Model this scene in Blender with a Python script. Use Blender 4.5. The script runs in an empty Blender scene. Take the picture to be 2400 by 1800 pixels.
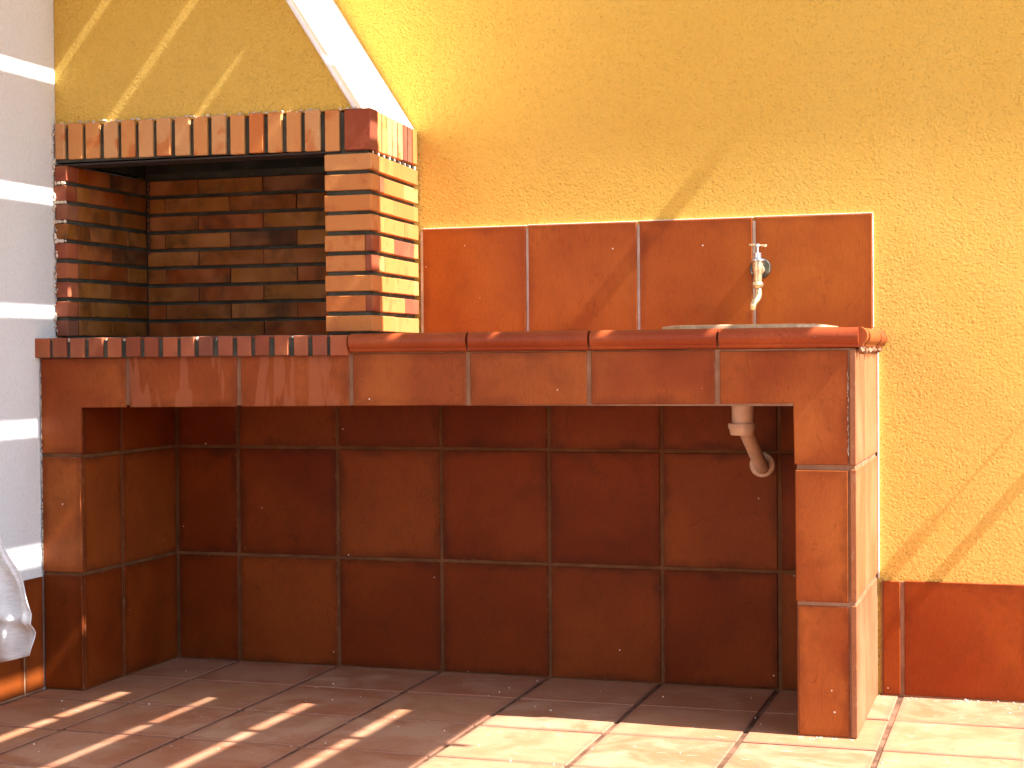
import bpy, bmesh, math, random
from mathutils import Vector, Matrix
random.seed(7)
S = bpy.context.scene
C = S.collection

# ------------------------------------------------------------------ camera
cam = bpy.data.cameras.new('camera'); co = bpy.data.objects.new('camera', cam); C.objects.link(co)
rx = Vector((0.9525648, 0.3042225, -0.0082998)); up = Vector((0.0024496, 0.0196067, 0.9998048)); fw = Vector((-0.3043259, 0.9523991, -0.0179314))
m = Matrix.Identity(4)
for i in range(3):
    m[i][0] = rx[i]; m[i][1] = up[i]; m[i][2] = -fw[i]
m[0][3], m[1][3], m[2][3] = 2.41894, -4.10568, 0.84575
co.matrix_world = m
cam.sensor_width = 36; cam.lens = 57.69; cam.clip_start = 0.05; cam.clip_end = 2000
S.camera = co

# ------------------------------------------------------------------ light
TAN = 1.18          # height / sideways travel of the sun's rays
KY = 0.046          # towards-the-wall travel per metre of drop
to_sun = Vector((1 / TAN, -KY, 1)).normalized()
elev = math.asin(to_sun.z); az = math.atan2(to_sun.x, to_sun.y)
W = bpy.data.worlds.new('World'); S.world = W; W.use_nodes = True
wn = W.node_tree.nodes; wl = W.node_tree.links
sky = wn.new('ShaderNodeTexSky'); sky.sky_type = 'NISHITA'; sky.sun_disc = False
sky.sun_elevation = elev; sky.sun_rotation = az; sky.air_density = 1.0; sky.dust_density = 1.0; sky.ozone_density = 1.0
wl.new(sky.outputs[0], wn['Background'].inputs[0]); wn['Background'].inputs[1].default_value = 0.15
sd = bpy.data.lights.new('sun', 'SUN'); sd.energy = 5.0; sd.angle = math.radians(0.45); sd.color = (1.0, 0.975, 0.93)
so = bpy.data.objects.new('sun', sd); C.objects.link(so)
so.rotation_mode = 'QUATERNION'; so.rotation_quaternion = to_sun.to_track_quat('Z', 'Y'); so.location = (6, -1, 7)
S.view_settings.view_transform = 'Standard'; S.view_settings.look = 'None'
S.view_settings.gamma = 1; S.view_settings.use_curve_mapping = False
S.view_settings.exposure = 2.12

# ------------------------------------------------------------------ node helper
class G:
    def __init__(s, name):
        s.m = bpy.data.materials.new(name); s.m.use_nodes = True
        s.n = s.m.node_tree.nodes; s.l = s.m.node_tree.links; s.b = s.n['Principled BSDF']
        tc = s.n.new('ShaderNodeTexCoord'); oi = s.n.new('ShaderNodeObjectInfo')
        s.rnd = oi.outputs['Random']; s.obj = tc.outputs['Object']
        off = s.math('MULTIPLY', s.rnd, 37.0)
        va = s.n.new('ShaderNodeVectorMath'); va.operation = 'ADD'
        s.l.new(s.obj, va.inputs[0]); s.l.new(off, va.inputs[1]); s.p = va.outputs[0]
    def set(s, sock, v):
        if isinstance(v, bpy.types.NodeSocket): s.l.new(v, sock)
        else: sock.default_value = v
    def math(s, op, a, b=0.0, c=0.0, clamp=False):
        n = s.n.new('ShaderNodeMath'); n.operation = op; n.use_clamp = clamp
        s.set(n.inputs[0], a); s.set(n.inputs[1], b); s.set(n.inputs[2], c); return n.outputs[0]
    def noise(s, scale, detail=3, rough=0.55, dist=0.0, vec=None, stretch=None):
        v = vec or s.p
        if stretch:
            mp = s.n.new('ShaderNodeMapping'); s.l.new(v, mp.inputs[0]); mp.inputs['Scale'].default_value = stretch; v = mp.outputs[0]
        n = s.n.new('ShaderNodeTexNoise'); s.l.new(v, n.inputs['Vector'])
        n.inputs['Scale'].default_value = scale; n.inputs['Detail'].default_value = detail
        n.inputs['Roughness'].default_value = rough; n.inputs['Distortion'].default_value = dist
        return n.outputs['Fac']
    def voro(s, scale, vec=None, feature='F1'):
        n = s.n.new('ShaderNodeTexVoronoi'); n.feature = feature; s.l.new(vec or s.p, n.inputs['Vector']); n.inputs['Scale'].default_value = scale
        return n.outputs['Distance']
    def rng(s, v, a, b, c=0.0, d=1.0, smooth=True):
        n = s.n.new('ShaderNodeMapRange'); n.interpolation_type = 'SMOOTHSTEP' if smooth else 'LINEAR'
        s.set(n.inputs[0], v); n.inputs[1].default_value = a; n.inputs[2].default_value = b; n.inputs[3].default_value = c; n.inputs[4].default_value = d
        return n.outputs[0]
    def mix(s, f, a, b, mode='MIX'):
        n = s.n.new('ShaderNodeMix'); n.data_type = 'RGBA'; n.blend_type = mode
        s.set(n.inputs[0], f)
        for i, v in ((6, a), (7, b)):
            if isinstance(v, tuple) and len(v) == 3: v = v + (1,)
            s.set(n.inputs[i], v)
        return n.outputs[2]
    def ramp(s, f, stops, const=False):
        n = s.n.new('ShaderNodeValToRGB'); e = n.color_ramp.elements
        while len(e) < len(stops): e.new(0.5)
        for el, (p, c) in zip(e, stops): el.position = p; el.color = c + (1,)
        if const: n.color_ramp.interpolation = 'CONSTANT'
        s.l.new(f, n.inputs[0]); return n.outputs[0]
    def bump(s, h, dist, strength=1.0, normal=None):
        n = s.n.new('ShaderNodeBump'); s.l.new(h, n.inputs['Height']); n.inputs['Distance'].default_value = dist; n.inputs['Strength'].default_value = strength
        if normal: s.l.new(normal, n.inputs['Normal'])
        return n.outputs[0]
    def edge(s):   # metres from the nearest visible edge of the piece (object property half_size)
        at = s.n.new('ShaderNodeAttribute'); at.attribute_type = 'OBJECT'; at.attribute_name = 'half_size'
        ab = s.n.new('ShaderNodeVectorMath'); ab.operation = 'ABSOLUTE'; s.l.new(s.obj, ab.inputs[0])
        sb = s.n.new('ShaderNodeVectorMath'); sb.operation = 'SUBTRACT'; s.l.new(at.outputs['Vector'], sb.inputs[0]); s.l.new(ab.outputs[0], sb.inputs[1])
        sp = s.n.new('ShaderNodeSeparateXYZ'); s.l.new(sb.outputs[0], sp.inputs[0])
        return s.math('MINIMUM', s.math('MINIMUM', sp.outputs[0], sp.outputs[1]), sp.outputs[2])
    def out(s, col, rough=0.6, normal=None, spec=0.5):
        s.set(s.b.inputs['Base Color'], col if not (isinstance(col, tuple) and len(col) == 3) else col + (1,))
        s.set(s.b.inputs['Roughness'], rough); s.b.inputs['Specular IOR Level'].default_value = spec
        if normal: s.l.new(normal, s.b.inputs['Normal'])
        return s.m

def tile_mat(name, lo, hi, edgecol, rough=0.42, drips=0.0, dirt=0.62, spec=0.09):
    g = G(name)
    big = g.noise(4.0, 2, 0.45, 0.3)
    c = g.mix(g.rng(big, 0.32, 0.68), lo, hi)
    c = g.mix(g.math('MULTIPLY', g.rng(g.noise(13, 4, 0.6, 0.4), 0.43, 0.75), 0.34), c, edgecol)
    # per tile tint
    c = g.mix(g.math('MULTIPLY', g.rnd, 0.3), c, g.mix(g.rng(g.rnd, 0.45, 0.55), (0.17, 0.032, 0.009), (0.30, 0.085, 0.018)))
    # darker fired border with a wandering width
    ed = g.math('ADD', g.edge(), g.math('MULTIPLY', g.math('SUBTRACT', g.noise(16, 4, 0.6), 0.5), 0.05))
    c = g.mix(g.math('MULTIPLY', g.rng(ed, 0.0, 0.026, 1.0, 0.0), g.math('MULTIPLY', g.rng(g.noise(7, 2), 0.3, 0.7, 0.25, 1.0), dirt)), c, edgecol)
    # grout haze and chips along the arris
    hz = g.math('MULTIPLY', g.rng(g.edge(), 0.0, 0.0045, 1.0, 0.0), g.rng(g.noise(38, 5, 0.75), 0.53, 0.66))
    c = g.mix(g.math('MULTIPLY', hz, 0.5), c, g.mix(0.6, hi, (0.30, 0.17, 0.10)))
    # old water marks with a crisp rim
    wm = g.math('ABSOLUTE', g.math('SUBTRACT', g.noise(6.5, 3, 0.5, 1.5, stretch=(1.3, 1.3, 0.7)), 0.53))
    c = g.mix(g.math('MULTIPLY', g.rng(wm, 0.0, 0.006, 1.0, 0.0), 0.35), c, edgecol)
    # fine drawn grain
    gr = g.noise(34, 5, 0.75, 0, stretch=(8, 8, 1.6))
    c = g.mix(0.5, c, g.mix(g.rng(gr, 0.2, 0.8), (0.74, 0.70, 0.68), (1.22, 1.24, 1.24)), 'MULTIPLY')
    fi = g.noise(420, 2, 0.6)
    c = g.mix(0.6, c, g.mix(fi, (0.7, 0.7, 0.7), (1.25, 1.25, 1.25)), 'MULTIPLY')
    if drips:
        d = g.noise(14, 3, 0.5, 0.5, stretch=(1.6, 1.6, 0.22))
        dm = g.math('MULTIPLY', g.rng(d, 0.50, 0.545), drips)
        c = g.mix(dm, c, (0.34, 0.115, 0.055))
    sp = g.rng(g.voro(36), 0.05, 0.085, 1.0, 0.0)
    keep = g.rng(g.noise(23, 1), 0.66, 0.68)
    c = g.mix(g.math('MULTIPLY', sp, keep), c, (0.75, 0.66, 0.55))
    h = g.math('ADD', g.math('MULTIPLY', big, 1.0), g.math('MULTIPLY', g.noise(90, 4, 0.6), 0.12))
    r = g.math('ADD', g.math('MULTIPLY', g.noise(9, 4, 0.6), 0.22), rough - 0.1)
    return g.out(c, r, g.bump(h, 0.0012, 0.6), spec)

M = {}
M['tile'] = tile_mat('terracotta_tile', (0.215, 0.043, 0.010), (0.325, 0.090, 0.019), (0.11, 0.022, 0.006))
M['tile_drip'] = tile_mat('terracotta_tile_runs', (0.21, 0.042, 0.010), (0.29, 0.074, 0.017), (0.11, 0.022, 0.006), drips=0.42)
M['tile_orange'] = tile_mat('orange_tile', (0.255, 0.054, 0.009), (0.335, 0.088, 0.012), (0.17, 0.034, 0.008))
M['tile_dark'] = tile_mat('alcove_tile', (0.120, 0.018, 0.0025), (0.165, 0.031, 0.004), (0.055, 0.012, 0.003), 0.5, dirt=0.7)  # darker copy of the terracotta; alcove shade is partly in its colour
M['tile_skirt'] = tile_mat('skirting_tile', (0.21, 0.034, 0.006), (0.27, 0.055, 0.009), (0.13, 0.023, 0.006), dirt=0.6)
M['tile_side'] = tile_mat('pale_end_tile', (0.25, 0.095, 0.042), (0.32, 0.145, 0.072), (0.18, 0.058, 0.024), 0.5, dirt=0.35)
M['nosing'] = tile_mat('nosing_tile', (0.22, 0.040, 0.012), (0.29, 0.062, 0.017), (0.14, 0.026, 0.009), 0.42, dirt=0.3, spec=0.16)

g = G('floor_tile')
c = g.mix(g.rng(g.noise(5, 4, 0.55, 1.2), 0.35, 0.65), (0.29, 0.120, 0.060), (0.38, 0.210, 0.125))
c = g.mix(g.math('MULTIPLY', g.rnd, 0.75), c, g.mix(g.rng(g.rnd, 0.5, 0.6), (0.30, 0.100, 0.048), (0.34, 0.152, 0.076)))
sw = g.noise(9, 7, 0.70, 3.2, stretch=(1, 2.2, 1))
c = g.mix(g.rng(sw, 0.54, 0.72, 0, 0.40), c, (0.52, 0.38, 0.30))
c = g.mix(g.rng(g.noise(11, 5, 0.6, 1.5), 0.58, 0.75, 0, 0.6), c, (0.27, 0.10, 0.055))
ed = g.math('ADD', g.edge(), g.math('MULTIPLY', g.math('SUBTRACT', g.noise(20, 4), 0.5), 0.03))
c = g.mix(g.rng(ed, 0.0, 0.02, 0.6, 0.0), c, (0.25, 0.11, 0.07))
c = g.mix(0.35, c, g.mix(g.noise(300, 3, 0.6), (0.7, 0.7, 0.7), (1.25, 1.25, 1.25)), 'MULTIPLY')
c = g.mix(g.math('MULTIPLY', g.rng(g.voro(30), 0.05, 0.09, 1, 0), g.rng(g.noise(21, 1), 0.62, 0.64)), c, (0.8, 0.74, 0.66))
M['floor'] = g.out(c, g.rng(sw, 0.3, 0.7, 0.42, 0.65), g.bump(g.math('ADD', g.noise(6, 3), g.math('MULTIPLY', g.noise(60, 5, 0.65), 0.18)), 0.0015, 0.7), 0.05)

def grout_mat(name, a, b):
    g = G(name); c = g.mix(g.rng(g.noise(14, 5, 0.6), 0.35, 0.7), a, b)
    c = g.mix(0.5, c, g.mix(g.noise(250, 3, 0.7), (0.6, 0.6, 0.6), (1.3, 1.3, 1.3)), 'MULTIPLY')
    return g.out(c, 0.92, g.bump(g.noise(160, 4, 0.7), 0.002, 0.8), 0.2)
M['grout'] = grout_mat('pink_grout', (0.20, 0.095, 0.05), (0.28, 0.155, 0.09))
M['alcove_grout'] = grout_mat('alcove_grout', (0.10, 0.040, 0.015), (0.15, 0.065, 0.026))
M['floor_grout'] = grout_mat('floor_grout', (0.085, 0.038, 0.02), (0.20, 0.105, 0.06))
M['mortar'] = grout_mat('dark_mortar', (0.038, 0.040, 0.030), (0.075, 0.073, 0.055))
M['soot'] = grout_mat('sooty_render', (0.018, 0.018, 0.014), (0.035, 0.034, 0.026))
M['light_mortar'] = grout_mat('pale_mortar_lit_edge', (0.50, 0.42, 0.32), (0.66, 0.60, 0.50))  # real pale mortar, and the painted sunlit joints and tile edges

def brick_mat(name, stops, flash=0.6, dark=(0.30, 0.09, 0.035)):
    g = G(name); c = g.ramp(g.rnd, stops, True)
    bl = g.rng(g.noise(19, 3, 0.5, 0.3), 0.53, 0.68)
    c = g.mix(g.math('MULTIPLY', bl, flash), c, dark)
    c = g.mix(g.math('MULTIPLY', g.rng(g.noise(9, 2), 0.4, 0.7), 0.3), c, (0.55, 0.24, 0.09))
    ed = g.math('ADD', g.edge(), g.math('MULTIPLY', g.math('SUBTRACT', g.noise(60, 3), 0.5), 0.006))
    c = g.mix(g.rng(ed, 0.0, 0.004, 0.45, 0.0), c, dark)
    c = g.mix(0.5, c, g.mix(g.noise(330, 3, 0.65), (0.68, 0.68, 0.68), (1.3, 1.3, 1.3)), 'MULTIPLY')
    if name == 'firebox_brick':
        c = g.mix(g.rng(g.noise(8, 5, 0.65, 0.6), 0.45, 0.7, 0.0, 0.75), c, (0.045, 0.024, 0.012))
    pk = g.math('MULTIPLY', g.rng(g.voro(110), 0.09, 0.13, 1, 0), g.rng(g.noise(50, 1), 0.62, 0.65))
    c = g.mix(pk, c, (0.12, 0.06, 0.04))
    return g.out(c, g.rng(g.noise(20, 3), 0.3, 0.7, 0.42, 0.62), g.bump(g.noise(120, 4, 0.65), 0.0012, 0.6), 0.08)
RED = (0.24, 0.055, 0.025); ORG = (0.50, 0.17, 0.045); TAN = (0.58, 0.32, 0.115); PAL = (0.58, 0.39, 0.18); BRN = (0.21, 0.066, 0.010)
M['brick_soldier'] = brick_mat('flashed_soldier_brick', [(0, PAL), (0.3, TAN), (0.6, ORG), (0.72, TAN), (0.86, PAL)], 0.75, (0.42, 0.115, 0.03))
M['brick_pier'] = brick_mat('flashed_pier_brick', [(0, (0.53, 0.245, 0.075)), (0.3, ORG), (0.55, TAN), (0.75, (0.52, 0.22, 0.06))], 0.65, (0.36, 0.10, 0.03))
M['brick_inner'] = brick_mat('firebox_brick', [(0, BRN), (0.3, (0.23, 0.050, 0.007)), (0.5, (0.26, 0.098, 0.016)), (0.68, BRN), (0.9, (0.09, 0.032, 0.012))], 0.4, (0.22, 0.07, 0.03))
M['brick_red'] = brick_mat('dark_red_brick', [(0, RED), (0.4, (0.32, 0.085, 0.04)), (0.62, (0.20, 0.075, 0.045)), (0.85, (0.38, 0.10, 0.04))], 0.3, (0.14, 0.045, 0.03))
M['brick_sill'] = brick_mat('red_sill_brick', [(0, RED), (0.4, (0.31, 0.085, 0.045)), (0.65, (0.2, 0.07, 0.045)), (0.85, (0.4, 0.11, 0.045))], 0.4, (0.15, 0.05, 0.03))

def stucco(name, a, b, fleck, scale, dist, strength):
    g = G(name)
    big = g.noise(0.9, 4, 0.6, 0.3, vec=g.obj)
    c = g.mix(g.rng(big, 0.35, 0.65), a, b)
    h1 = g.noise(scale, 5, 0.62, 0.25, vec=g.obj); h2 = g.noise(scale * 2.7, 3, 0.6, 0.2, vec=g.obj)
    h = g.math('ADD', g.math('MULTIPLY', h1, 2.2), g.math('MULTIPLY', g.rng(g.voro(scale * 0.55, vec=g.obj), 0.05, 0.55), 0.45))
    pit = g.math('MULTIPLY', g.rng(g.voro(scale * 0.9, vec=g.obj), 0.10, 0.22, 1, 0), g.rng(g.noise(30, 1, vec=g.obj), 0.5, 0.58))
    c = g.mix(g.math('MULTIPLY', pit, 0.55), c, fleck)
    c = g.mix(0.25, c, g.mix(g.rng(h, 0.8, 1.9), (0.8, 0.78, 0.72), (1.12, 1.12, 1.1)), 'MULTIPLY')
    h = g.math('SUBTRACT', h, g.math('MULTIPLY', pit, 0.8))
    tr = g.noise(7, 4, 0.6, 0.4, vec=g.obj, stretch=(0.8, 0.8, 4.5))
    return g.out(c, 0.88, g.bump(h, dist, strength, g.bump(tr, 0.0045 * dist / 0.0088, 1.0)), 0.15)
M['yellow'] = stucco('yellow_stucco', (0.96, 0.60, 0.11), (0.97, 0.64, 0.14), (0.48, 0.26, 0.045), 175, 0.0088, 1.0)
M['white'] = stucco('white_stucco', (0.62, 0.635, 0.635), (0.67, 0.685, 0.685), (0.42, 0.40, 0.36), 150, 0.0015, 0.5)
M['cream'] = stucco('cream_plaster', (0.80, 0.66, 0.50), (0.82, 0.69, 0.54), (0.6, 0.5, 0.4), 150, 0.0008, 0.4)
def simple(name, col, rough, metal=0.0, var=0.25, sc=60, bumpd=0.0005):
    g = G(name); c = g.mix(g.rng(g.noise(sc, 4, 0.6), 0.35, 0.7), tuple(x * (1 - var) for x in col), col)
    g.b.inputs['Metallic'].default_value = metal
    return g.out(c, rough, g.bump(g.noise(sc * 3, 3), bumpd, 0.5))
M['bead'] = simple('white_bead', (0.8, 0.8, 0.8), 0.4, 0, 0.08)
M['stone'] = simple('cast_stone', (0.50, 0.32, 0.17), 0.6, 0, 0.4, 40)
M['brass'] = simple('worn_brass', (0.78, 0.62, 0.36), 0.30, 0.75, 0.45, 70)
M['chrome'] = simple('dull_chrome', (0.62, 0.64, 0.66), 0.28, 0.9, 0.4, 70)
M['steel'] = simple('dark_steel', (0.18, 0.19, 0.19), 0.35, 0.85, 0.5, 70)
M['pvc'] = simple('dusty_pvc', (0.66, 0.46, 0.32), 0.5, 0, 0.18, 30)
M['wood'] = simple('brown_wood', (0.16, 0.10, 0.06), 0.6, 0, 0.15, 20)
M['rust'] = simple('sooty_iron', (0.05, 0.035, 0.03), 0.7, 0.5, 0.4, 80)
g = G('plastic_sheet')
c = g.mix(g.rng(g.noise(40, 4, 0.6, 0, stretch=(1, 1, 6)), 0.3, 0.7), (0.56, 0.57, 0.56), (0.68, 0.69, 0.68))
g.b.inputs['Transmission Weight'].default_value = 0.0
g.b.inputs['Subsurface Weight'].default_value = 0.0
M['sheet'] = g.out(c, 0.6, g.bump(g.noise(25, 4, 0.6, 0.5, stretch=(1, 1, 4)), 0.004, 0.6), 0.5)

# ------------------------------------------------------------------ mesh helpers
def link(o, name, parent=None, kind=None, label=None, cat=None, group=None):
    o.name = name; C.objects.link(o)
    if parent: o.parent = parent
    if kind: o['kind'] = kind
    if label: o['label'] = label
    if cat: o['category'] = cat
    if group: o['group'] = group
    return o
def empty(name, loc, label, cat, group=None):
    o = bpy.data.objects.new(name, None); o.location = loc; o.empty_display_size = 0.1
    return link(o, name, None, None, label, cat, group)
def wloc(o, parent, loc):
    o.location = Vector(loc) - (Vector(parent.location) if parent else Vector())
_cache = {}
def box_mesh(dx, dy, dz, bev, name):
    k = (round(dx, 4), round(dy, 4), round(dz, 4), bev, name)
    if k in _cache: return _cache[k]
    bm = bmesh.new(); bmesh.ops.create_cube(bm, size=1)
    bmesh.ops.scale(bm, vec=(dx, dy, dz), verts=bm.verts)
    if bev: bmesh.ops.bevel(bm, geom=bm.edges[:], offset=bev, segments=1, affect='EDGES')
    me = bpy.data.meshes.new(name); bm.to_mesh(me); bm.free(); _cache[k] = me
    return me
def box(name, x0, x1, y0, y1, z0, z1, mat, parent=None, bev=0.0015, jit=0.0, rot=None, **kw):
    d = (x1 - x0, y1 - y0, z1 - z0)
    me = box_mesh(*d, bev, name)
    o = bpy.data.objects.new(name, me)
    if not me.materials: me.materials.append(M[mat])
    if me.materials[0] != M[mat]:
        me = me.copy(); me.materials[0] = M[mat]; o.data = me
    link(o, name, parent, **kw)
    c = Vector(((x0 + x1) / 2, (y0 + y1) / 2, (z0 + z1) / 2))
    if jit: c += Vector([random.uniform(-jit, jit) for _ in range(3)])
    wloc(o, parent, c)
    th = min(d)
    o['half_size'] = [v / 2 if v > th + 1e-5 else 5.0 for v in d]
    r = list(rot or (0, 0, 0))
    if jit: r = [a + random.uniform(-1, 1) * jit * 2.2 for a in r]
    o.rotation_euler = r
    return o
def mesh_obj(name, verts, faces, mat, parent=None, bev=0.0, smooth=False, half=None, **kw):
    c = Vector((sum(v[i] for v in verts) / len(verts) for i in range(3)))
    c = Vector([(min(v[i] for v in verts) + max(v[i] for v in verts)) / 2 for i in range(3)])
    bm = bmesh.new(); vs = [bm.verts.new(Vector(v) - c) for v in verts]
    for f in faces:
        try: bm.faces.new([vs[i] for i in f])
        except ValueError: pass
    bmesh.ops.recalc_face_normals(bm, faces=bm.faces)
    if bev: bmesh.ops.bevel(bm, geom=bm.edges[:], offset=bev, segments=1, affect='EDGES')
    if smooth:
        for f in bm.faces: f.smooth = True
    me = bpy.data.meshes.new(name); bm.to_mesh(me); bm.free(); me.materials.append(M[mat])
    o = bpy.data.objects.new(name, me); link(o, name, parent, **kw); wloc(o, parent, c)
    o['half_size'] = list(half) if half else [5.0, 5.0, 5.0]
    return o
def prism_y(name, poly, y0, y1, mat, parent=None, bev=0.0015, half=None, **kw):
    n = len(poly); v = [(x, y0, z) for x, z in poly] + [(x, y1, z) for x, z in poly]
    f = [tuple(range(n)), tuple(range(n, 2 * n))] + [(i, (i + 1) % n, n + (i + 1) % n, n + i) for i in range(n)]
    return mesh_obj(name, v, f, mat, parent, bev, half=half, **kw)
def prism_z(name, poly, z0, z1, mat, parent=None, bev=0.0, **kw):
    n = len(poly); v = [(x, y, z0) for x, y in poly] + [(x, y, z1) for x, y in poly]
    f = [tuple(range(n)), tuple(range(n, 2 * n))] + [(i, (i + 1) % n, n + (i + 1) % n, n + i) for i in range(n)]
    return mesh_obj(name, v, f, mat, parent, bev, **kw)
def tube(name, pts, radii, mat, parent=None, seg=20, cap=True, **kw):
    pts = [Vector(p) for p in pts]; n = len(pts); v = []; f = []
    t0 = (pts[1] - pts[0]).normalized(); ref = Vector((0, 0, 1)) if abs(t0.z) < 0.9 else Vector((0, 1, 0))
    for i, p in enumerate(pts):
        a = pts[max(i - 1, 0)]; b = pts[min(i + 1, n - 1)]
        t = (b - a).normalized() if (b - a).length > 1e-9 else t0
        s = t.cross(ref).normalized(); q = s.cross(t)
        r = radii[i] if isinstance(radii, (list, tuple)) else radii
        for k in range(seg):
            an = 2 * math.pi * k / seg; v.append(tuple(p + (s * math.cos(an) + q * math.sin(an)) * r))
    for i in range(n - 1):
        for k in range(seg):
            f.append((i * seg + k, i * seg + (k + 1) % seg, (i + 1) * seg + (k + 1) % seg, (i + 1) * seg + k))
    if cap: f += [tuple(range(seg)), tuple(range((n - 1) * seg, n * seg))]
    o = mesh_obj(name, v, f, mat, parent, smooth=True, **kw)
    for p in o.data.polygons:
        if len(p.vertices) > 4: p.use_smooth = False
    return o
def lathe(name, c, prof, mat, parent=None, axis='Z', seg=28, **kw):
    """prof: (radius, along) pairs; doubled points give hard edges"""
    ax = {'Z': Vector((0, 0, 1)), 'Y': Vector((0, 1, 0)), 'X': Vector((1, 0, 0))}[axis] if isinstance(axis, str) else Vector(axis).normalized()
    ref = Vector((1, 0, 0)) if abs(ax.x) < 0.9 else Vector((0, 1, 0)); s = ax.cross(ref).normalized(); q = ax.cross(s)
    v = []; f = []
    for r, h in prof:
        for k in range(seg):
            an = 2 * math.pi * k / seg; v.append(tuple(Vector(c) + ax * h + (s * math.cos(an) + q * math.sin(an)) * max(r, 1e-4)))
    for i in range(len(prof) - 1):
        for k in range(seg): f.append((i * seg + k, i * seg + (k + 1) % seg, (i + 1) * seg + (k + 1) % seg, (i + 1) * seg + k))
    f += [tuple(range(seg)), tuple(range((len(prof) - 1) * seg, len(prof) * seg))]
    o = mesh_obj(name, v, f, mat, parent, smooth=True, **kw)
    try: o.data.set_sharp_from_angle(angle=math.radians(40))
    except Exception: pass
    return o

# ------------------------------------------------------------------ ground and floor
def grid_mesh(name, u0, u1, v0, v1, step, fn, mat, parent=None, **kw):
    nu = max(1, int(round((u1 - u0) / step))); nv = max(1, int(round((v1 - v0) / step)))
    vs = [fn(u0 + (u1 - u0) * i / nu, v0 + (v1 - v0) * j / nv) for j in range(nv + 1) for i in range(nu + 1)]
    fs = [(j * (nu + 1) + i, j * (nu + 1) + i + 1, (j + 1) * (nu + 1) + i + 1, (j + 1) * (nu + 1) + i) for j in range(nv) for i in range(nu)]
    me = bpy.data.meshes.new(name); me.from_pydata(vs, [], fs); me.materials.append(M[mat])
    for p in me.polygons: p.use_smooth = True
    o = bpy.data.objects.new(name, me); link(o, name, parent, **kw); return o

g = G('dry_ground'); c = g.mix(g.rng(g.noise(0.6, 5), 0.3, 0.7), (0.30, 0.26, 0.19), (0.22, 0.24, 0.12))
M['ground'] = g.out(c, 0.95, g.bump(g.noise(8, 5), 0.02), 0.2)
me = bpy.data.meshes.new('ground'); R = 600
me.from_pydata([(-R, -R, -0.06), (R, -R, -0.06), (R, R, -0.06), (-R, R, -0.06)], [], [(0, 1, 2, 3)]); me.materials.append(M['ground'])
link(bpy.data.objects.new('ground', me), 'ground', kind='structure')

floor = box('floor', -0.2, 7.0, -7.0, 0.02, -0.05, -0.0035, 'floor_grout', bev=0, kind='structure')
for i in range(-1, 12):
    for j in range(0, 9):
        x0 = 0.3 * i; x1 = x0 + 0.3; y1 = -0.27 - 0.3 * (j - 1); y0 = y1 - 0.3
        if j == 0: y1 = 0.006; y0 = -0.27
        if i < 0: continue
        o = box('tile', x0 + 0.006, x1 - 0.006, y0 + 0.0052, y1 - 0.0052, -0.010, 0.0, 'floor', floor, 0.0022)
        o.rotation_euler = [random.uniform(-0.004, 0.004) for _ in range(3)]
        o.location.z += random.uniform(-0.0006, 0.0006)
        o['half_size'] = [0.145, (y1 - y0) / 2 - 0.0045, 5.0]
# paving beyond the tiles one can tell apart: joined into one part
bm = bmesh.new()
for i in range(0, 23):
    for j in range(0, 23):
        if i < 12 and j < 9: continue
        y1 = -0.27 - 0.3 * (j - 1) if j else 0.006; y0 = -0.27 - 0.3 * j
        if y0 < -7.0: continue
        r = bmesh.ops.create_cube(bm, size=1)['verts']
        bmesh.ops.scale(bm, vec=(0.29, y1 - y0 - 0.009, 0.008), verts=r)
        bmesh.ops.translate(bm, vec=(0.3 * i + 0.15, (y0 + y1) / 2, -0.0041), verts=r)
me = bpy.data.meshes.new('paving'); bm.to_mesh(me); bm.free(); me.materials.append(M['floor'])
o = bpy.data.objects.new('paving', me); link(o, 'paving', floor, kind='stuff'); wloc(o, floor, (0, 0, 0)); o['half_size'] = [5.0, 5.0, 5.0]

# ------------------------------------------------------------------ rear wall
def und(x, z):   # trowelled unevenness of the render, metres
    return (0.0011 * math.sin(2.1 * x + 1.3 * z + 0.7) * math.sin(3.3 * z - 0.8 * x + 0.4) + 0.0005 * math.sin(7.3 * x + 2.0) * math.sin(6.1 * z + 1.0)
            + 0.00022 * math.sin(17.0 * x + 5 * z) * math.sin(19.0 * z - 3 * x))
rear = empty('rear_wall', (3.4, 0.1, 0), 'long yellow stucco wall behind the counter with a tiled skirting', 'wall')
o = grid_mesh('render_coat', -0.02, 7.0, -0.04, 2.5, 0.04, lambda x, z: (x, 0.008 + und(x, z), z), 'yellow', rear)
wloc(o, rear, (0, 0, 0))
box('masonry', -0.2, 7.0, 0.0125, 0.25, -0.04, 2.5, 'yellow', rear, 0)
box('coping', -0.25, 7.05, -0.047, 0.30, 2.5, 2.56, 'cream', rear, 0.004)
for a, b in [(2.060, 2.1005)] + [(2.1105 + 0.3 * k, 2.1105 + 0.3 * k + 0.2905) for k in range(0, 12)]:
    o = box('tile', a, b, 0.0, 0.011, 0.004, 0.2835 + random.uniform(-0.001, 0.001), 'tile_skirt', rear, 0.0016, jit=0.0004)
    if b - a < 0.1: o['half_size'] = [0.2, 5.0, 0.14]
box('grout', 2.055, 5.7, 0.0035, 0.02, -0.003, 0.281, 'grout', rear, 0)

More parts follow.
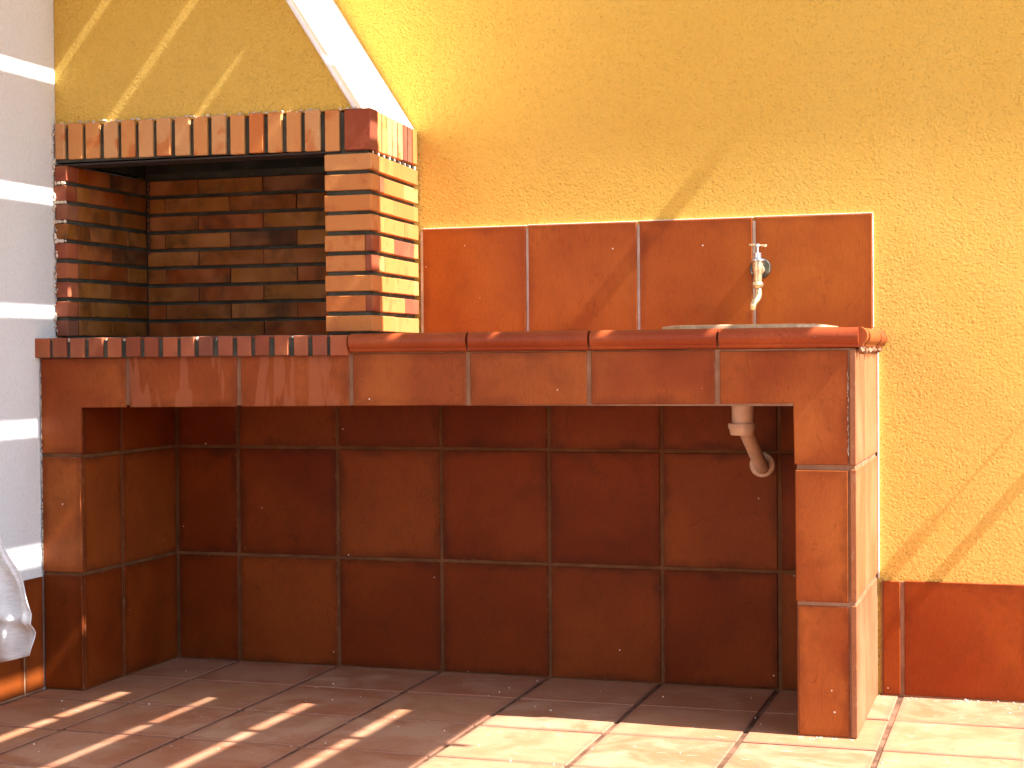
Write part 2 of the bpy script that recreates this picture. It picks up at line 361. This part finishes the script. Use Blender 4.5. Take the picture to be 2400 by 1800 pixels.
# ------------------------------------------------------------------ left wall
lw = empty('side_wall', (-0.1, -3, 0), 'white stucco side wall at the left, crossed by sunlit stripes', 'wall')
o = grid_mesh('render_coat', -7.0, 0.0, -0.04, 2.5, 0.05, lambda y, z: (-0.005 + 0.0007 * math.sin(5 * y + z) * math.sin(4 * z), y, z), 'white', lw)
wloc(o, lw, (0, 0, 0)); o.data.flip_normals()
box('masonry', -0.2, -0.009, -7.0, 0.0, -0.04, 2.5, 'white', lw, 0)
box('coping', -0.25, 0.03, -7.0, -0.06, 2.5, 2.56, 'cream', lw, 0.004)
for a, b in [(-0.5635, -0.4865)] + [(-0.5725 - 0.3 * k - 0.291, -0.5725 - 0.3 * k) for k in range(0, 10)]:
    box('tile', -0.011, 0.0, a, b, 0.004, 0.289 + random.uniform(-0.001, 0.001), 'tile_dark', lw, 0.0016, jit=0.0004)
box('grout', -0.02, -0.0035, -3.5, -0.484, -0.003, 0.286, 'grout', lw, 0)

# ------------------------------------------------------------------ tiled counter
ct = empty('tiled_counter', (1.02, -0.24, 0), 'long terracotta tiled outdoor counter with an open alcove underneath', 'counter')
XL = 2.046
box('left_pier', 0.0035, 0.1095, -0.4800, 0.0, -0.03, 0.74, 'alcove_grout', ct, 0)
box('right_pier', 1.917, 2.0425, -0.4800, 0.0, -0.03, 0.74, 'grout', ct, 0)
box('counter_slab', 0.0035, 2.0425, -0.4805, 0.002, 0.7275, 0.8535, 'grout', ct, 0)
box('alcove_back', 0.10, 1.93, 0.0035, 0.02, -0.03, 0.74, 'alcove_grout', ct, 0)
TF = (-0.484, -0.474)
def zb(x): return 0.7205 + 0.0075 * (x - 0.116)
def zt(x): return 0.8485 + 0.002 * x
j = [0.0, 0.250, 0.559, 0.857, 1.1535, 1.446, 1.742, 2.0285]
gp = 0.0058
for k in range(1, 6):
    a, b = j[k] + gp, j[k + 1] - gp
    o = prism_y('tile', [(a, zb(a)), (b, zb(b)), (b, zt(b)), (a, zt(a))], TF[0], TF[1], 'tile_drip' if k in (1, 2) else 'tile', ct, 0.0018, half=((b - a) / 2, 5, 0.062))
    o.location.y += random.uniform(-0.0007, 0.0004)
# corner tiles, notched over the alcove
prism_y('corner_tile', [(0.0, 0.6045), (0.1135, 0.6045), (0.1145, 0.7205), (0.2445, 0.7215), (0.2445, 0.846), (0.0, 0.8455)], TF[0], TF[1], 'tile', ct, 0.0015, half=(0.123, 5, 0.121))
prism_y('corner_tile', [(1.912, 0.5995), (2.0285, 0.5995), (2.0285, 0.8495), (1.748, 0.849), (1.748, 0.733), (1.910, 0.734)], TF[0], TF[1], 'tile', ct, 0.0015, half=(0.14, 5, 0.125))
# pier fronts
for z0, z1 in ((0.003, 0.2935), (0.3015, 0.5945)):
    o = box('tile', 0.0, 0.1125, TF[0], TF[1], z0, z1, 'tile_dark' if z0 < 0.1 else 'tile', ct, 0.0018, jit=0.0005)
for z0, z1, xa in ((0.003, 0.2895, 1.918), (0.2985, 0.5875, 1.9135)):
    box('tile', xa, 2.0285, TF[0], TF[1], z0, z1, 'tile', ct, 0.0022, jit=0.0006)
# right end
for z0, z1 in ((0.003, 0.2915), (0.3005, 0.5895), (0.5985, 0.851)):
    for y0, y1 in ((-0.4845, -0.3005), (-0.2985, -0.001)):
        o = box('tile', 2.0325, XL, y0, y1, z0, z1, 'tile_side', ct, 0.0015, jit=0.0004)
# alcove left side and back
rows = [(0.003, 0.2925), (0.3015, 0.5915), (0.6005, 0.728)]
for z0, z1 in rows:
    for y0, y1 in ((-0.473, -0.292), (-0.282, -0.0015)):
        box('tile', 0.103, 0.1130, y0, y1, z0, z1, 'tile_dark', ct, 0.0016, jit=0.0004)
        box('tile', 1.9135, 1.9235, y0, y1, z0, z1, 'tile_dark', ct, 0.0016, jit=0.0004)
xs = [0.114] + [0.306 + 0.3 * k for k in range(6)] + [1.913]
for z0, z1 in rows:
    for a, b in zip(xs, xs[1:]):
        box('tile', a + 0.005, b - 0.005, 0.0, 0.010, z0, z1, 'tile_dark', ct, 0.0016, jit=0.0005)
# backsplash
bj = [0.857, 1.1515, 1.4495, 1.7465, 2.040]
box('grout', 0.853, 2.037, 0.0035, 0.014, 0.86, 1.176, 'light_mortar', ct, 0)  # paler than the other grout: sunlit joint edges put into its colour
for k, (a, b) in enumerate(zip(bj, bj[1:])):
    o = box('backsplash_tile', a + 0.0045, b - 0.0035, -0.002, 0.010, 0.893, 1.1815 + 0.001 * k, 'tile_orange', ct, 0.0018, jit=0.0006)
for k, (a, b) in enumerate(zip(bj, bj[1:])):
    box('lit_edge_bead', a + 0.002, b - 0.002, -0.0005, 0.010, 1.1812 + 0.001 * k, 1.1842 + 0.001 * k, 'light_mortar', ct, 0.0008, jit=0.0003)  # pale mortar strip added to paint the bright line along the tile tops
box('lit_edge_bead', 2.0368, 2.0392, 0.0005, 0.010, 0.905, 1.186, 'light_mortar', ct, 0.0006)  # added pale strip painting the sunlit right edge of the tiles
box('lit_edge_bead', 2.0465, 2.0505, -0.004, 0.009, 0.29, 0.85, 'light_mortar', ct, 0.0008)  # same painted bright edge where the pier meets the wall
# worktop tiles round the sink
for x0, x1, y0, y1 in ((0.862, 1.15, -0.46, -0.002), (1.158, 1.445, -0.46, -0.002), (1.453, 1.60, -0.46, -0.002), (1.955, 2.04, -0.46, -0.002), (1.605, 1.95, -0.085, -0.002)):
    box('worktop_tile', x0, x1, y0, y1, 0.840, 0.893, 'nosing', ct, 0.0015)
# bullnose edging
def nosing(name, p0, p1, outdir, label=None, rag=None):
    p0 = Vector(p0); p1 = Vector(p1); d = (p1 - p0); L = d.length; d.normalize(); o_ = Vector(outdir)
    prof = [(-0.045, 0.0), (-0.004, 0.0), (0.006, 0.001), (0.010, 0.005), (0.0105, 0.009)]
    for k in range(9):
        a = -math.pi / 2 * 0.75 + (math.pi / 2 * 1.75) * k / 8
        prof.append((0.001 + 0.0195 * math.cos(a), 0.0255 + 0.0195 * math.sin(a)))
    prof += [(-0.045, 0.0445)]
    n = 14; v = []; f = []; P = len(prof)
    for i in range(n + 1):
        t = i / n
        for q, (u, w) in enumerate(prof):
            e = 0.0
            if rag and i >= n - 3 and u > 0: e = -rag * ((i - n + 4) / 4) * (0.4 + random.random() * 0.6)
            v.append(tuple(p0 + d * (L * t) + o_ * (u + e) + Vector((0, 0, w + (e * 0.3 if e else 0)))))
    for i in range(n):
        for q in range(P): f.append((i * P + q, i * P + (q + 1) % P, (i + 1) * P + (q + 1) % P, (i + 1) * P + q))
    f += [tuple(range(P)), tuple(range(n * P, (n + 1) * P))]
    ob = mesh_obj(name, v, f, 'nosing', ct, smooth=True, label=label)
    ob.data.set_sharp_from_angle(angle=math.radians(50)); return ob
YN = -0.4845
nj = [0.856, 1.157, 1.4505, 1.746, 2.052]
for k, (a, b) in enumerate(zip(nj, nj[1:])):
    za = 0.8515 + 0.002 * a
    nosing('nosing_tile', (a + 0.003, YN, za), (b - (0.003 if k < 3 else 0), YN, za + 0.0006), (0, -1, 0), rag=0.006 if k == 3 else None,
           label='nosing tile with a chipped corner end' if k == 3 else None)
sy = [-0.486, -0.42, -0.16, 0.008]
for k, (a, b) in enumerate(zip(sy, sy[1:])):
    nosing('nosing_tile', (2.050 + 0.001 * k, a + 0.0015, 0.8555 - 0.0015 * k), (2.050 + 0.001 * k, b - 0.0015, 0.8555 - 0.0015 * k), (1, 0, 0), rag=0.004 if k == 0 else None)
box('grout', 0.858, 2.045, -0.4885, -0.44, 0.8555, 0.8905, 'grout', ct, 0.004)
box('grout', 2.02, 2.0535, -0.47, 0.006, 0.8565, 0.8905, 'grout', ct, 0.004)
# rough lumps of grout under the end nosing
def lumps(name, spots, mat, parent, r0, r1, flat=(1, 1, 1), **kw):
    bm = bmesh.new()
    for p in spots:
        r = random.uniform(r0, r1)
        mt = Matrix.Translation(p) @ Matrix.Rotation(random.random() * 6, 4, 'Z') @ Matrix.Diagonal((r * flat[0] * random.uniform(0.7, 1.4), r * flat[1], r * flat[2] * random.uniform(0.7, 1.4), 1))
        vs = bmesh.ops.create_icosphere(bm, subdivisions=1, radius=1, matrix=mt)['verts']
        for v in vs: v.co += Vector([random.uniform(-0.25, 0.25) * r for _ in range(3)])
    me = bpy.data.meshes.new(name); bm.to_mesh(me); bm.free(); me.materials.append(M[mat])
    o = bpy.data.objects.new(name, me); link(o, name, parent, **kw); wloc(o, parent, (0, 0, 0)); o['half_size'] = [5.0, 5.0, 5.0]; return o
lumps('grout_lumps', [(2.050 + random.uniform(-0.002, 0.006), -0.47 + 0.47 * i / 22, 0.852 + random.uniform(-0.004, 0.002)) for i in range(22)], 'grout', ct, 0.005, 0.009, kind='stuff')
lumps('grout_lumps', [(2.0285 + random.uniform(-0.0015, 0.0015), -0.4835, z) for z in [0.62 + 0.19 * random.random() ** 1.3 for _ in range(60)]], 'light_mortar', ct, 0.0004, 0.0009, (0.8, 0.5, 4.0), kind='stuff')

# ------------------------------------------------------------------ sink
sk = empty('sink', (1.78, -0.27, 0.90), 'shallow cream stone sink with a thin raised rim let into the counter top', 'sink')
def octo(x0, x1, y0, y1, c): return [(x0 + c, y0), (x1 - c, y0), (x1, y0 + c), (x1, y1 - c), (x1 - c, y1), (x0 + c, y1), (x0, y1 - c), (x0, y0 + c)]
def ring(name, rings, mat, parent):
    v = []; f = []; n = 8
    for poly, z in rings: v += [(x, y, z) for x, y in poly]
    for i in range(len(rings) - 1):
        for k in range(n): f.append((i * n + k, i * n + (k + 1) % n, (i + 1) * n + (k + 1) % n, (i + 1) * n + k))
    return mesh_obj(name, v, f, mat, parent)
X0, X1, Y0, Y1 = 1.597, 1.972, -0.455, -0.09
rim = ring('rim', [(octo(X0 + .004, X1 - .004, Y0 + .004, Y1 - .004, .05), .8935), (octo(X0, X1, Y0, Y1, .055), .8965), (octo(X0 + .002, X1 - .002, Y0 + .002, Y1 - .002, .055), .9065), (octo(X0 + .022, X1 - .022, Y0 + .022, Y1 - .022, .045), .9095),
                   (octo(X0 + .03, X1 - .03, Y0 + .03, Y1 - .03, .04), .906)], 'stone', sk)
basin = ring('basin', [(octo(X0 + .03, X1 - .03, Y0 + .03, Y1 - .03, .04), .906), (octo(X0 + .045, X1 - .045, Y0 + .045, Y1 - .045, .035), .868), (octo(X0 + .15, X1 - .15, Y0 + .15, Y1 - .15, .02), .862)], 'stone', sk)
lathe('plughole', (1.785, -0.272, 0.8605), [(0.03, 0), (0.03, 0.0035), (0.024, 0.0045), (0.018, 0.002)], 'chrome', sk)

# ------------------------------------------------------------------ tap
tp = empty('wall_tap', (1.763, -0.002, 1.056), 'small worn brass wall tap with a T handle on the backsplash above the sink', 'tap')
lathe('wall_flange', (1.763, -0.0015, 1.056), [(0.026, 0.0), (0.0262, -0.0035), (0.0245, -0.006), (0.023, -0.0045), (0.012, -0.003)], 'steel', tp, 'Y')
lathe('inlet', (1.764, 0, 1.052), [(0.011, -0.004), (0.011, -0.022), (0.0128, -0.022), (0.0128, -0.034), (0.0105, -0.036), (0.0105, -0.060)], 'brass', tp, 'Y', seg=20)
lathe('valve_body', (1.765, -0.060, 0), [(0.0095, 1.020), (0.0102, 1.028), (0.0105, 1.038), (0.0135, 1.050), (0.0132, 1.060), (0.0128, 1.0705)], 'brass', tp)
lathe('collar', (1.765, -0.060, 0), [(0.0165, 1.0705), (0.0175, 1.0715), (0.0175, 1.0745), (0.0160, 1.0760), (0.0095, 1.0775)], 'chrome', tp)
lathe('bonnet', (1.765, -0.060, 0), [(0.0095, 1.077), (0.0090, 1.080), (0.0088, 1.088), (0.0100, 1.0885), (0.0100, 1.0905), (0.0085, 1.0915), (0.004, 1.092)], 'chrome', tp)
lathe('stem', (1.765, -0.060, 0), [(0.0034, 1.091), (0.0034, 1.106), (0.0052, 1.1065), (0.0055, 1.110), (0.0045, 1.1135), (0.002, 1.1145)], 'chrome', tp, seg=16)
tube('handle', [(1.7435, -0.060, 1.1115), (1.7465, -0.060, 1.1112), (1.757, -0.060, 1.1105), (1.773, -0.060, 1.110), (1.7845, -0.060, 1.1085), (1.7875, -0.060, 1.1082)], [0.0026, 0.0030, 0.0024, 0.0024, 0.0030, 0.0026], 'brass', tp, 12)
lathe('coupling_nut', (1.7645, -0.060, 0), [(0.0105, 1.004), (0.0125, 1.006), (0.0142, 1.011), (0.0142, 1.0165), (0.012, 1.0195), (0.0095, 1.021)], 'brass', tp, seg=8)
tube('spout', [(1.7655, -0.060, 1.006), (1.7665, -0.061, 0.998), (1.7675, -0.063, 0.990), (1.7668, -0.068, 0.982), (1.7630, -0.075, 0.975), (1.7592, -0.080, 0.969), (1.7570, -0.083, 0.962), (1.7562, -0.084, 0.950)], [0.0082, 0.0082, 0.0084, 0.0086, 0.0084, 0.0084, 0.0082, 0.0080], 'brass', tp, 18)

# ------------------------------------------------------------------ drain pipe
dp = empty('drain_pipe', (1.757, -0.24, 0.70), 'dusty beige plastic drain pipe under the sink, bending back to a round wall flange', 'pipe')
lathe('tailpipe', (1.757, -0.24, 0), [(0.0262, 0.728), (0.0258, 0.678)], 'pvc', dp)
lathe('collar', (1.7545, -0.24, 0), [(0.0315, 0.6785), (0.0325, 0.6765), (0.0325, 0.6670), (0.0310, 0.6660), (0.0300, 0.6660), (0.0275, 0.6530), (0.0255, 0.6505), (0.0150, 0.6500)], 'pvc', dp)
tube('elbow_pipe', [(1.7590, -0.243, 0.672), (1.7600, -0.235, 0.667), (1.7650, -0.10, 0.596), (1.7670, -0.040, 0.566), (1.7670, -0.028, 0.5605), (1.766, -0.015, 0.5590), (1.766, 0.004, 0.5590)], [0.0172, 0.0172, 0.0172, 0.0172, 0.0172, 0.0172, 0.017], 'pvc', dp, 22)
lathe('wall_flange', (1.765, 0, 0.565), [(0.0315, -0.001), (0.0320, -0.006), (0.0290, -0.0095), (0.0165, -0.011)], 'pvc', dp, 'Y')

# ------------------------------------------------------------------ brick barbecue
bq = empty('brick_barbecue', (0.44, -0.2, 0.90), 'built-in barbecue of flashed bricks with an open firebox under a yellow sloping hood', 'barbecue')
YF = -0.410
SK = 0.0875                       # its right flank runs slightly askew
def sx(y): return 0.884 - (y - YF) * math.tan(SK)
# sill of bricks on edge
sill = [(-0.006, 0.037), (0.046, 0.086), (0.098, 0.138), (0.151, 0.191), (0.204, 0.242), (0.256, 0.295), (0.308, 0.346), (0.36, 0.398), (0.41, 0.447), (0.46, 0.497), (0.512, 0.55), (0.564, 0.6), (0.613, 0.649), (0.664, 0.7), (0.715, 0.751), (0.765, 0.802), (0.810, 0.853)]
for k, (a, b) in enumerate(sill):
    box('sill_brick', a, b, -0.5005, -0.39, 0.8475, 0.8965, 'brick_sill', bq, 0.0018, jit=0.0009)
box('sill_mortar', 0.0, 0.852, -0.4945, -0.38, 0.8468, 0.8915, 'mortar', bq, 0)
box('hearth_slab', -0.002, 0.87, -0.385, 0.004, 0.8468, 0.900, 'mortar', bq, 0)
# mortar cores
prism_z('mortar', [(0.764, YF + 0.009), (0.872, YF + 0.010), (sx(0) - 0.013, 0.004), (0.764, 0.004)], 0.90, 1.343, 'mortar', bq)
box('mortar', -0.003, 0.028, -0.402, 0.004, 0.90, 1.343, 'mortar', bq, 0)
box('mortar', 0.02, 0.80, -0.002, 0.006, 0.90, 1.50, 'mortar', bq, 0)
# front pier, right flank
z00, pit, bh = 0.905, 0.0492, 0.0385
def row(k): z = z00 + pit * k; return z, z + bh + (0.001 if k == 8 else 0)
red_r = {0: 1, 3: 1, 4: 1}
for k in range(9):
    z0, z1 = row(k)
    cut = 0.866 if k in (1, 3, 4) else 0.884
    box('brick', 0.760, cut - 0.0005, YF, YF + 0.05, z0, z1, 'brick_pier', bq, 0.0018, jit=0.0009)
    if cut < 0.88: box('brick', cut + 0.0005, 0.884, YF, YF + 0.05, z0, z1, 'brick_red', bq, 0.0018, jit=0.0006)
    js = [-0.359, -0.224, -0.046, -0.002] if k % 2 == 0 else [-0.359, -0.306, -0.130, -0.002]
    for a, b in zip(js, js[1:]):
        ym = (a + b) / 2; xm = sx(ym)
        L = b - a - 0.0018
        box('brick', xm - 0.045, xm, ym - L / 2, ym + L / 2, z0, z1, 'brick_pier' if (k, round(-a, 2)) not in ((1, 0.13), (4, 0.22), (7, 0.36)) else 'brick_red', bq, 0.0016, jit=0.0006, rot=(0, 0, SK))
# left sliver of the front and the firebox lining
for k in range(9):
    z0 = 0.904 + 0.0499 * k; z1 = z0 + 0.040
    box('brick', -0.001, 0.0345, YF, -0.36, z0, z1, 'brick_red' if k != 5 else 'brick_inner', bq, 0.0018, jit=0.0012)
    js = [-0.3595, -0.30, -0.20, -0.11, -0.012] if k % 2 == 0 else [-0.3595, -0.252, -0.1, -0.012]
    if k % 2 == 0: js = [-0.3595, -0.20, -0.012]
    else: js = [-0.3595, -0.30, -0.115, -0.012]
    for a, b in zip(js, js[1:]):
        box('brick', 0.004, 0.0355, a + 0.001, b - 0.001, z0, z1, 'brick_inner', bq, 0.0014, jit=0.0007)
    zb0 = 0.902 + 0.0497 * k; zb1 = zb0 + 0.0405
    js = [0.037, 0.198, 0.397, 0.590, 0.766] if k % 2 == 0 else [0.037, 0.094, 0.296, 0.498, 0.70, 0.766]
    for a, b in zip(js, js[1:]):
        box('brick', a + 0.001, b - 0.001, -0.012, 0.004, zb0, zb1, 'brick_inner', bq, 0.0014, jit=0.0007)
# soldier course
sol = [(0.003, 0.030), (0.039, 0.08), (0.091, 0.131), (0.145, 0.184), (0.197, 0.235), (0.247, 0.287), (0.298, 0.337), (0.35, 0.39), (0.403, 0.44), (0.454, 0.492), (0.505, 0.542), (0.557, 0.595), (0.609, 0.646), (0.659, 0.696), (0.709, 0.748), (0.761, 0.798), (0.814, 0.884)]
for k, (a, b) in enumerate(sol):
    x = (a + b) / 2
    if k < 16:
        box('brick', a, b, YF, YF + 0.07, 1.3605 - 0.0175 * x, 1.4525 - 0.006 * x, 'brick_soldier', bq, 0.0020, jit=0.0012)
    else:
        box('brick', a, b, YF - 0.001, YF + 0.045, 1.3465, 1.447, 'brick_red', bq, 0.0022)
box('lintel_mortar', 0.0, 0.876, YF + 0.010, YF + 0.06, 1.352, 1.440, 'mortar', bq, 0)
box('lintel_bar', -0.002, 0.80, YF + 0.004, YF + 0.075, 1.3425, 1.3475, 'rust', bq, 0.001)
ys = [-0.362 + 0.0452 * k for k in range(9)]
for k, y in enumerate(ys[:8]):
    ya, yb_ = y + 0.0030, y + 0.0375
    ym = (ya + yb_) / 2
    box('brick', sx(ym) - 0.06, sx(ym), ya, min(yb_, -0.001), 1.3475 + 0.0006 * k, 1.4475 - 0.0004 * k, 'brick_red' if k in (5, 6) else 'brick_soldier', bq, 0.0018, jit=0.0007, rot=(0, 0, SK))
prism_z('mortar', [(0.80, YF + 0.012), (0.870, YF + 0.012), (sx(0) - 0.014, 0.004), (0.80, 0.004)], 1.343, 1.436, 'mortar', bq)
# smoke chamber above the firebox
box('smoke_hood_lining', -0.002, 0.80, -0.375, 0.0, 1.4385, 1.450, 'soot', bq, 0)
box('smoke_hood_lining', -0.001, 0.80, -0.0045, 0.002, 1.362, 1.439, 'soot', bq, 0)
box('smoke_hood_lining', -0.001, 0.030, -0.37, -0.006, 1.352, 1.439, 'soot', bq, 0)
# hood: sloping right flank, vertical front
SL = 0.639
def hx(z): return 0.829 - SL * (z - 1.455)
ZT = 2.02
YH = -0.398
hf = prism_y('hood_front', [(-0.004, 1.447), (hx(1.447), 1.447), (hx(ZT), ZT), (-0.004, ZT)], YH, YH + 0.02, 'yellow', bq, 0)
v = []
for y in (YH + 0.001, 0.01):
    for z in (1.437, ZT):
        x = hx(z) + 0.010 + (-0.006 if y == 0.01 else 0)
        v += [(x, y, z), (x - 0.035, y, z)]
mesh_obj('hood_flank', v, [(0, 1, 3, 2), (4, 5, 7, 6), (0, 1, 5, 4), (2, 3, 7, 6), (0, 2, 6, 4), (1, 3, 7, 5)], 'cream', bq)
tube('corner_bead', [(hx(z) + 0.006, YH - 0.001, z) for z in (1.449, 1.6, 1.8, ZT)], 0.0055, 'bead', bq, 12)
box('hood_top', -0.004, hx(ZT) + 0.01, -0.372, 0.0, ZT, ZT + 0.02, 'cream', bq, 0)
box('chimney', 0.0, 0.30, -0.33, 0.0, ZT + 0.02, 3.1, 'yellow', bq, 0)
# dabs of pale mortar where bricks meet render, sill and wall
sp = [(a_, YF - 0.0005 + random.uniform(0, 0.01), 1.4535 - 0.006 * a_ + random.uniform(-0.003, 0.003)) for a_ in [random.uniform(0, 0.86) for _ in range(120)]]
lumps('mortar_dabs', sp, 'light_mortar', bq, 0.0012, 0.0035, (1.6, 1, 0.8), kind='stuff')
sp = [(0.0 + random.uniform(-0.006, 0.004), YF - 0.002 + random.uniform(-0.004, 0.004), random.uniform(0.90, 1.45)) for _ in range(70)]
sp += [(random.uniform(0.0, 0.032), YF + 0.001, 0.904 + 0.0499 * k - 0.004) for k in (6, 7, 8, 6, 7, 5) for _ in range(9)]
lumps('mortar_dabs', sp, 'light_mortar', bq, 0.0015, 0.0042, (1, 1, 1.4), kind='stuff')
sp = [(a - 0.0055 + random.uniform(-0.003, 0.003), -0.496 + random.uniform(-0.001, 0.02), 0.891 + random.uniform(-0.003, 0.002)) for a, b in sill[1:] if random.random() < 0.75 for _ in range(6)]
lumps('mortar_dabs', sp, 'light_mortar', bq, 0.002, 0.004, kind='stuff')
sp = [(sx(y) - 0.002, y, 1.3415 + random.uniform(-0.002, 0.002)) for y in [-0.385 + 0.0452 * i + random.uniform(-0.002, 0.002) for i in range(9) for _ in range(2)]]
lumps('mortar_dabs', sp, 'light_mortar', bq, 0.0016, 0.003, (1, 1, 2.0), kind='stuff')  # mortar teeth kept pale to paint the sun falling through the soldier gaps
sp = [(random.uniform(0.0, 0.05), -0.485 - random.random() * 0.004, 0.86 - random.random() * 0.001) for _ in range(3)] + [(-0.001, -0.4835, random.uniform(0.30, 0.82)) for _ in range(110)]
lumps('grout_lumps', sp, 'light_mortar', ct, 0.0010, 0.0026, (0.8, 0.6, 2.0), kind='stuff')

# chain in the far left corner of the firebox
bm = bmesh.new()
for i in range(17):
    c0 = Vector((0.050, -0.026, 1.375 - 0.0145 * i)); n = 12; a_ = 0.0045; b_ = 0.0088; rr = 0.0014
    rings = []
    for k in range(n):
        t = 2 * math.pi * k / n; ce = Vector((a_ * math.cos(t), 0, b_ * math.sin(t))); out_ = Vector((math.cos(t), 0, math.sin(t)))
        rings.append([ce + out_ * rr * math.cos(q * math.pi / 2) + Vector((0, 1, 0)) * rr * math.sin(q * math.pi / 2) for q in range(4)])
    if i % 2: rings = [[Vector((p.y, p.x, p.z)) for p in r] for r in rings]
    vs = [[bm.verts.new(p + c0) for p in r] for r in rings]
    for k in range(n):
        for q in range(4): bm.faces.new((vs[k][q], vs[(k + 1) % n][q], vs[(k + 1) % n][(q + 1) % 4], vs[k][(q + 1) % 4]))
bmesh.ops.recalc_face_normals(bm, faces=bm.faces)
me = bpy.data.meshes.new('chain'); bm.to_mesh(me); bm.free(); me.materials.append(M['rust'])
link(bpy.data.objects.new('chain', me), 'chain', label='sooty iron chain hanging in the far left corner of the firebox', cat='chain')

# crumbs of mortar and grit lying about
sp = [(random.uniform(0.05, 2.4), -random.uniform(0.02, 1.1), 0.0008) for _ in range(70)] + [(random.uniform(1.92, 2.05), -0.49 - random.random() * 0.02, 0.001) for _ in range(16)] + [(2.05 + random.random() * 0.4, -random.random() * 0.03, 0.001) for _ in range(30)]
lumps('grit', sp, 'light_mortar', None, 0.0008, 0.0024, kind='stuff', label='scattered pale crumbs of mortar and grit on the floor tiles')

# ------------------------------------------------------------------ hanging plastic sheet at the left
vs = []; fs = []; NU, NV = 60, 70
for jv in range(NV + 1):
    t = jv / NV                      # 0 at rail, 1 at hem
    z = 0.95 + (0.150 - 0.95) * t
    edge = 0.012 + 0.200 * math.sin(min(1, t * 1.06) * math.pi / 2) ** 5.0 - 0.010 * (max(0, t - 0.90) / 0.10) ** 2
    for iu in range(NU + 1):
        u = iu / NU
        x = -0.0 + 0.02 + (edge) * u
        zz = z + (1 - u) * (-0.022) * t + 0.016 * u ** 3 * t ** 6
        y = -0.84 + 0.020 * math.sin(u * 7 + t * 2.2) * t + 0.010 * math.sin(u * 15 - t * 5) * t - 0.020 * math.exp(-((t - 0.80 - 0.10 * u) / 0.018) ** 2) + 0.008 * math.sin(t * 40 + u * 9) * t + 0.008 * math.sin(u * 9 + t * 4) * t - 0.010 * math.exp(-((u - 0.90) / 0.03) ** 2) - 0.03 * u * t
        vs.append((x, y, zz))
for jv in range(NV):
    for iu in range(NU):
        a = jv * (NU + 1) + iu; fs.append((a, a + 1, a + NU + 2, a + NU + 1))
me = bpy.data.meshes.new('plastic_sheet'); me.from_pydata(vs, [], fs); me.materials.append(M['sheet'])
for p in me.polygons: p.use_smooth = True
o = bpy.data.objects.new('plastic_sheet', me); link(o, 'plastic_sheet', label='crumpled whitish plastic sheet hanging at the left edge of the picture', cat='sheet')
o.modifiers.new('thick', 'SOLIDIFY').thickness = 0.002
tube('hanging_rail', [(-0.004, -0.845, 0.955), (0.02, -0.845, 0.955), (0.045, -0.845, 0.955)], 0.008, 'steel', label='short steel rail on the white wall holding the plastic sheet', cat='rail')

# ------------------------------------------------------------------ slatted roof overhead (out of frame, casts the stripes)
H = 2.25; T = 0.015
sr = empty('slatted_roof', (1.5, -1.8, H), 'slatted wooden sun roof over the left part of the terrace', 'sun roof')
gaps = [(1.195, None)]
cent = [(0.98, 0.024), (0.73, 0.024), (0.4675, 0.014), (0.22, 0.025), (-0.03, 0.025), (-0.298, 0.034), (-0.572, 0.027), (-0.823, 0.020), (-1.075, 0.030), (-1.34, 0.028), (-1.59, 0.03), (-1.84, 0.03)]
edges = [1.195 + H / TAN if False else 1.195]
R_ = 1.195; YB = -0.387; YE = -2.6
for cx, w in cent:
    lo = cx + w / 2; hi = cx - w / 2
    xr = (R_ + (H + 0) / 1.18); xl = lo + (H + T) / 1.18     # board between gaps
    box('board', xl, xr, YE, YB, H, H + T, 'wood', sr, 0)
    R_ = hi
for y, xe, w in ((-0.8735, 3.17, 0.024), (-1.5, 3.12, 0.05), (-2.5, 3.12, 0.05)):
    box('batten', -0.004, xe, y - w / 2, y + w / 2, H + T + 0.0005, H + T + 0.0005 + (0.014 if w < 0.02 else 0.07), 'wood', sr, 0)
for x in (0.05, 3.05): box('post', x - 0.04, x + 0.04, -2.58, -2.50, 0.0, H - 0.0005, 'wood', sr, 0.002)

hw = empty('added_facade', (3.4, -6.1, 0), 'unseen cream facade with a glazed door, added to cut low sky light', 'facade')
box('masonry', -0.2, 7.0, -6.25, -6.0, -0.04, 2.6, 'cream', hw, 0)  # added wall behind the camera, holds back low sky fill from the counter
box('door_frame', 2.6, 3.7, -6.0, -5.96, 0.0, 2.15, 'wood', hw, 0.004)
box('door_leaf', 2.68, 3.62, -5.96, -5.94, 0.02, 2.07, 'steel', hw, 0.003)

# small fittings on the rear wall beyond the right and upper edge of the picture
def fitting(x, z, y_out, w, y_in=0.012, label=''):
    t = tube('wall_hook', [(x, y_in, z), (x, (y_in + y_out) / 2, z), (x, y_out, z)], w / 2, 'steel', label=label, cat='hook', group='pegs on the yellow wall')
    return t
fitting(1.938 + 0.80 / 1.18, 0.80, -0.036, 0.028, label='steel peg on the yellow wall, lower one right of the counter')
fitting(1.815 + 0.985 / 1.18, 0.985, -0.045, 0.036, y_in=-0.018, label='steel peg end standing off the yellow wall, upper one right of the counter')
box('hook_pin', 1.815 + 0.985 / 1.18 - 0.002, 1.815 + 0.985 / 1.18 + 0.002, -0.020, 0.012, 0.983, 0.987, 'steel', bpy.data.objects['wall_hook.001'], 0)
fitting(0.512 + 2.12 / 1.18, 2.12, -0.075, 0.042, label='steel peg high on the yellow wall above the sink')

S.render.engine = 'CYCLES'
bpy.context.view_layer.update()
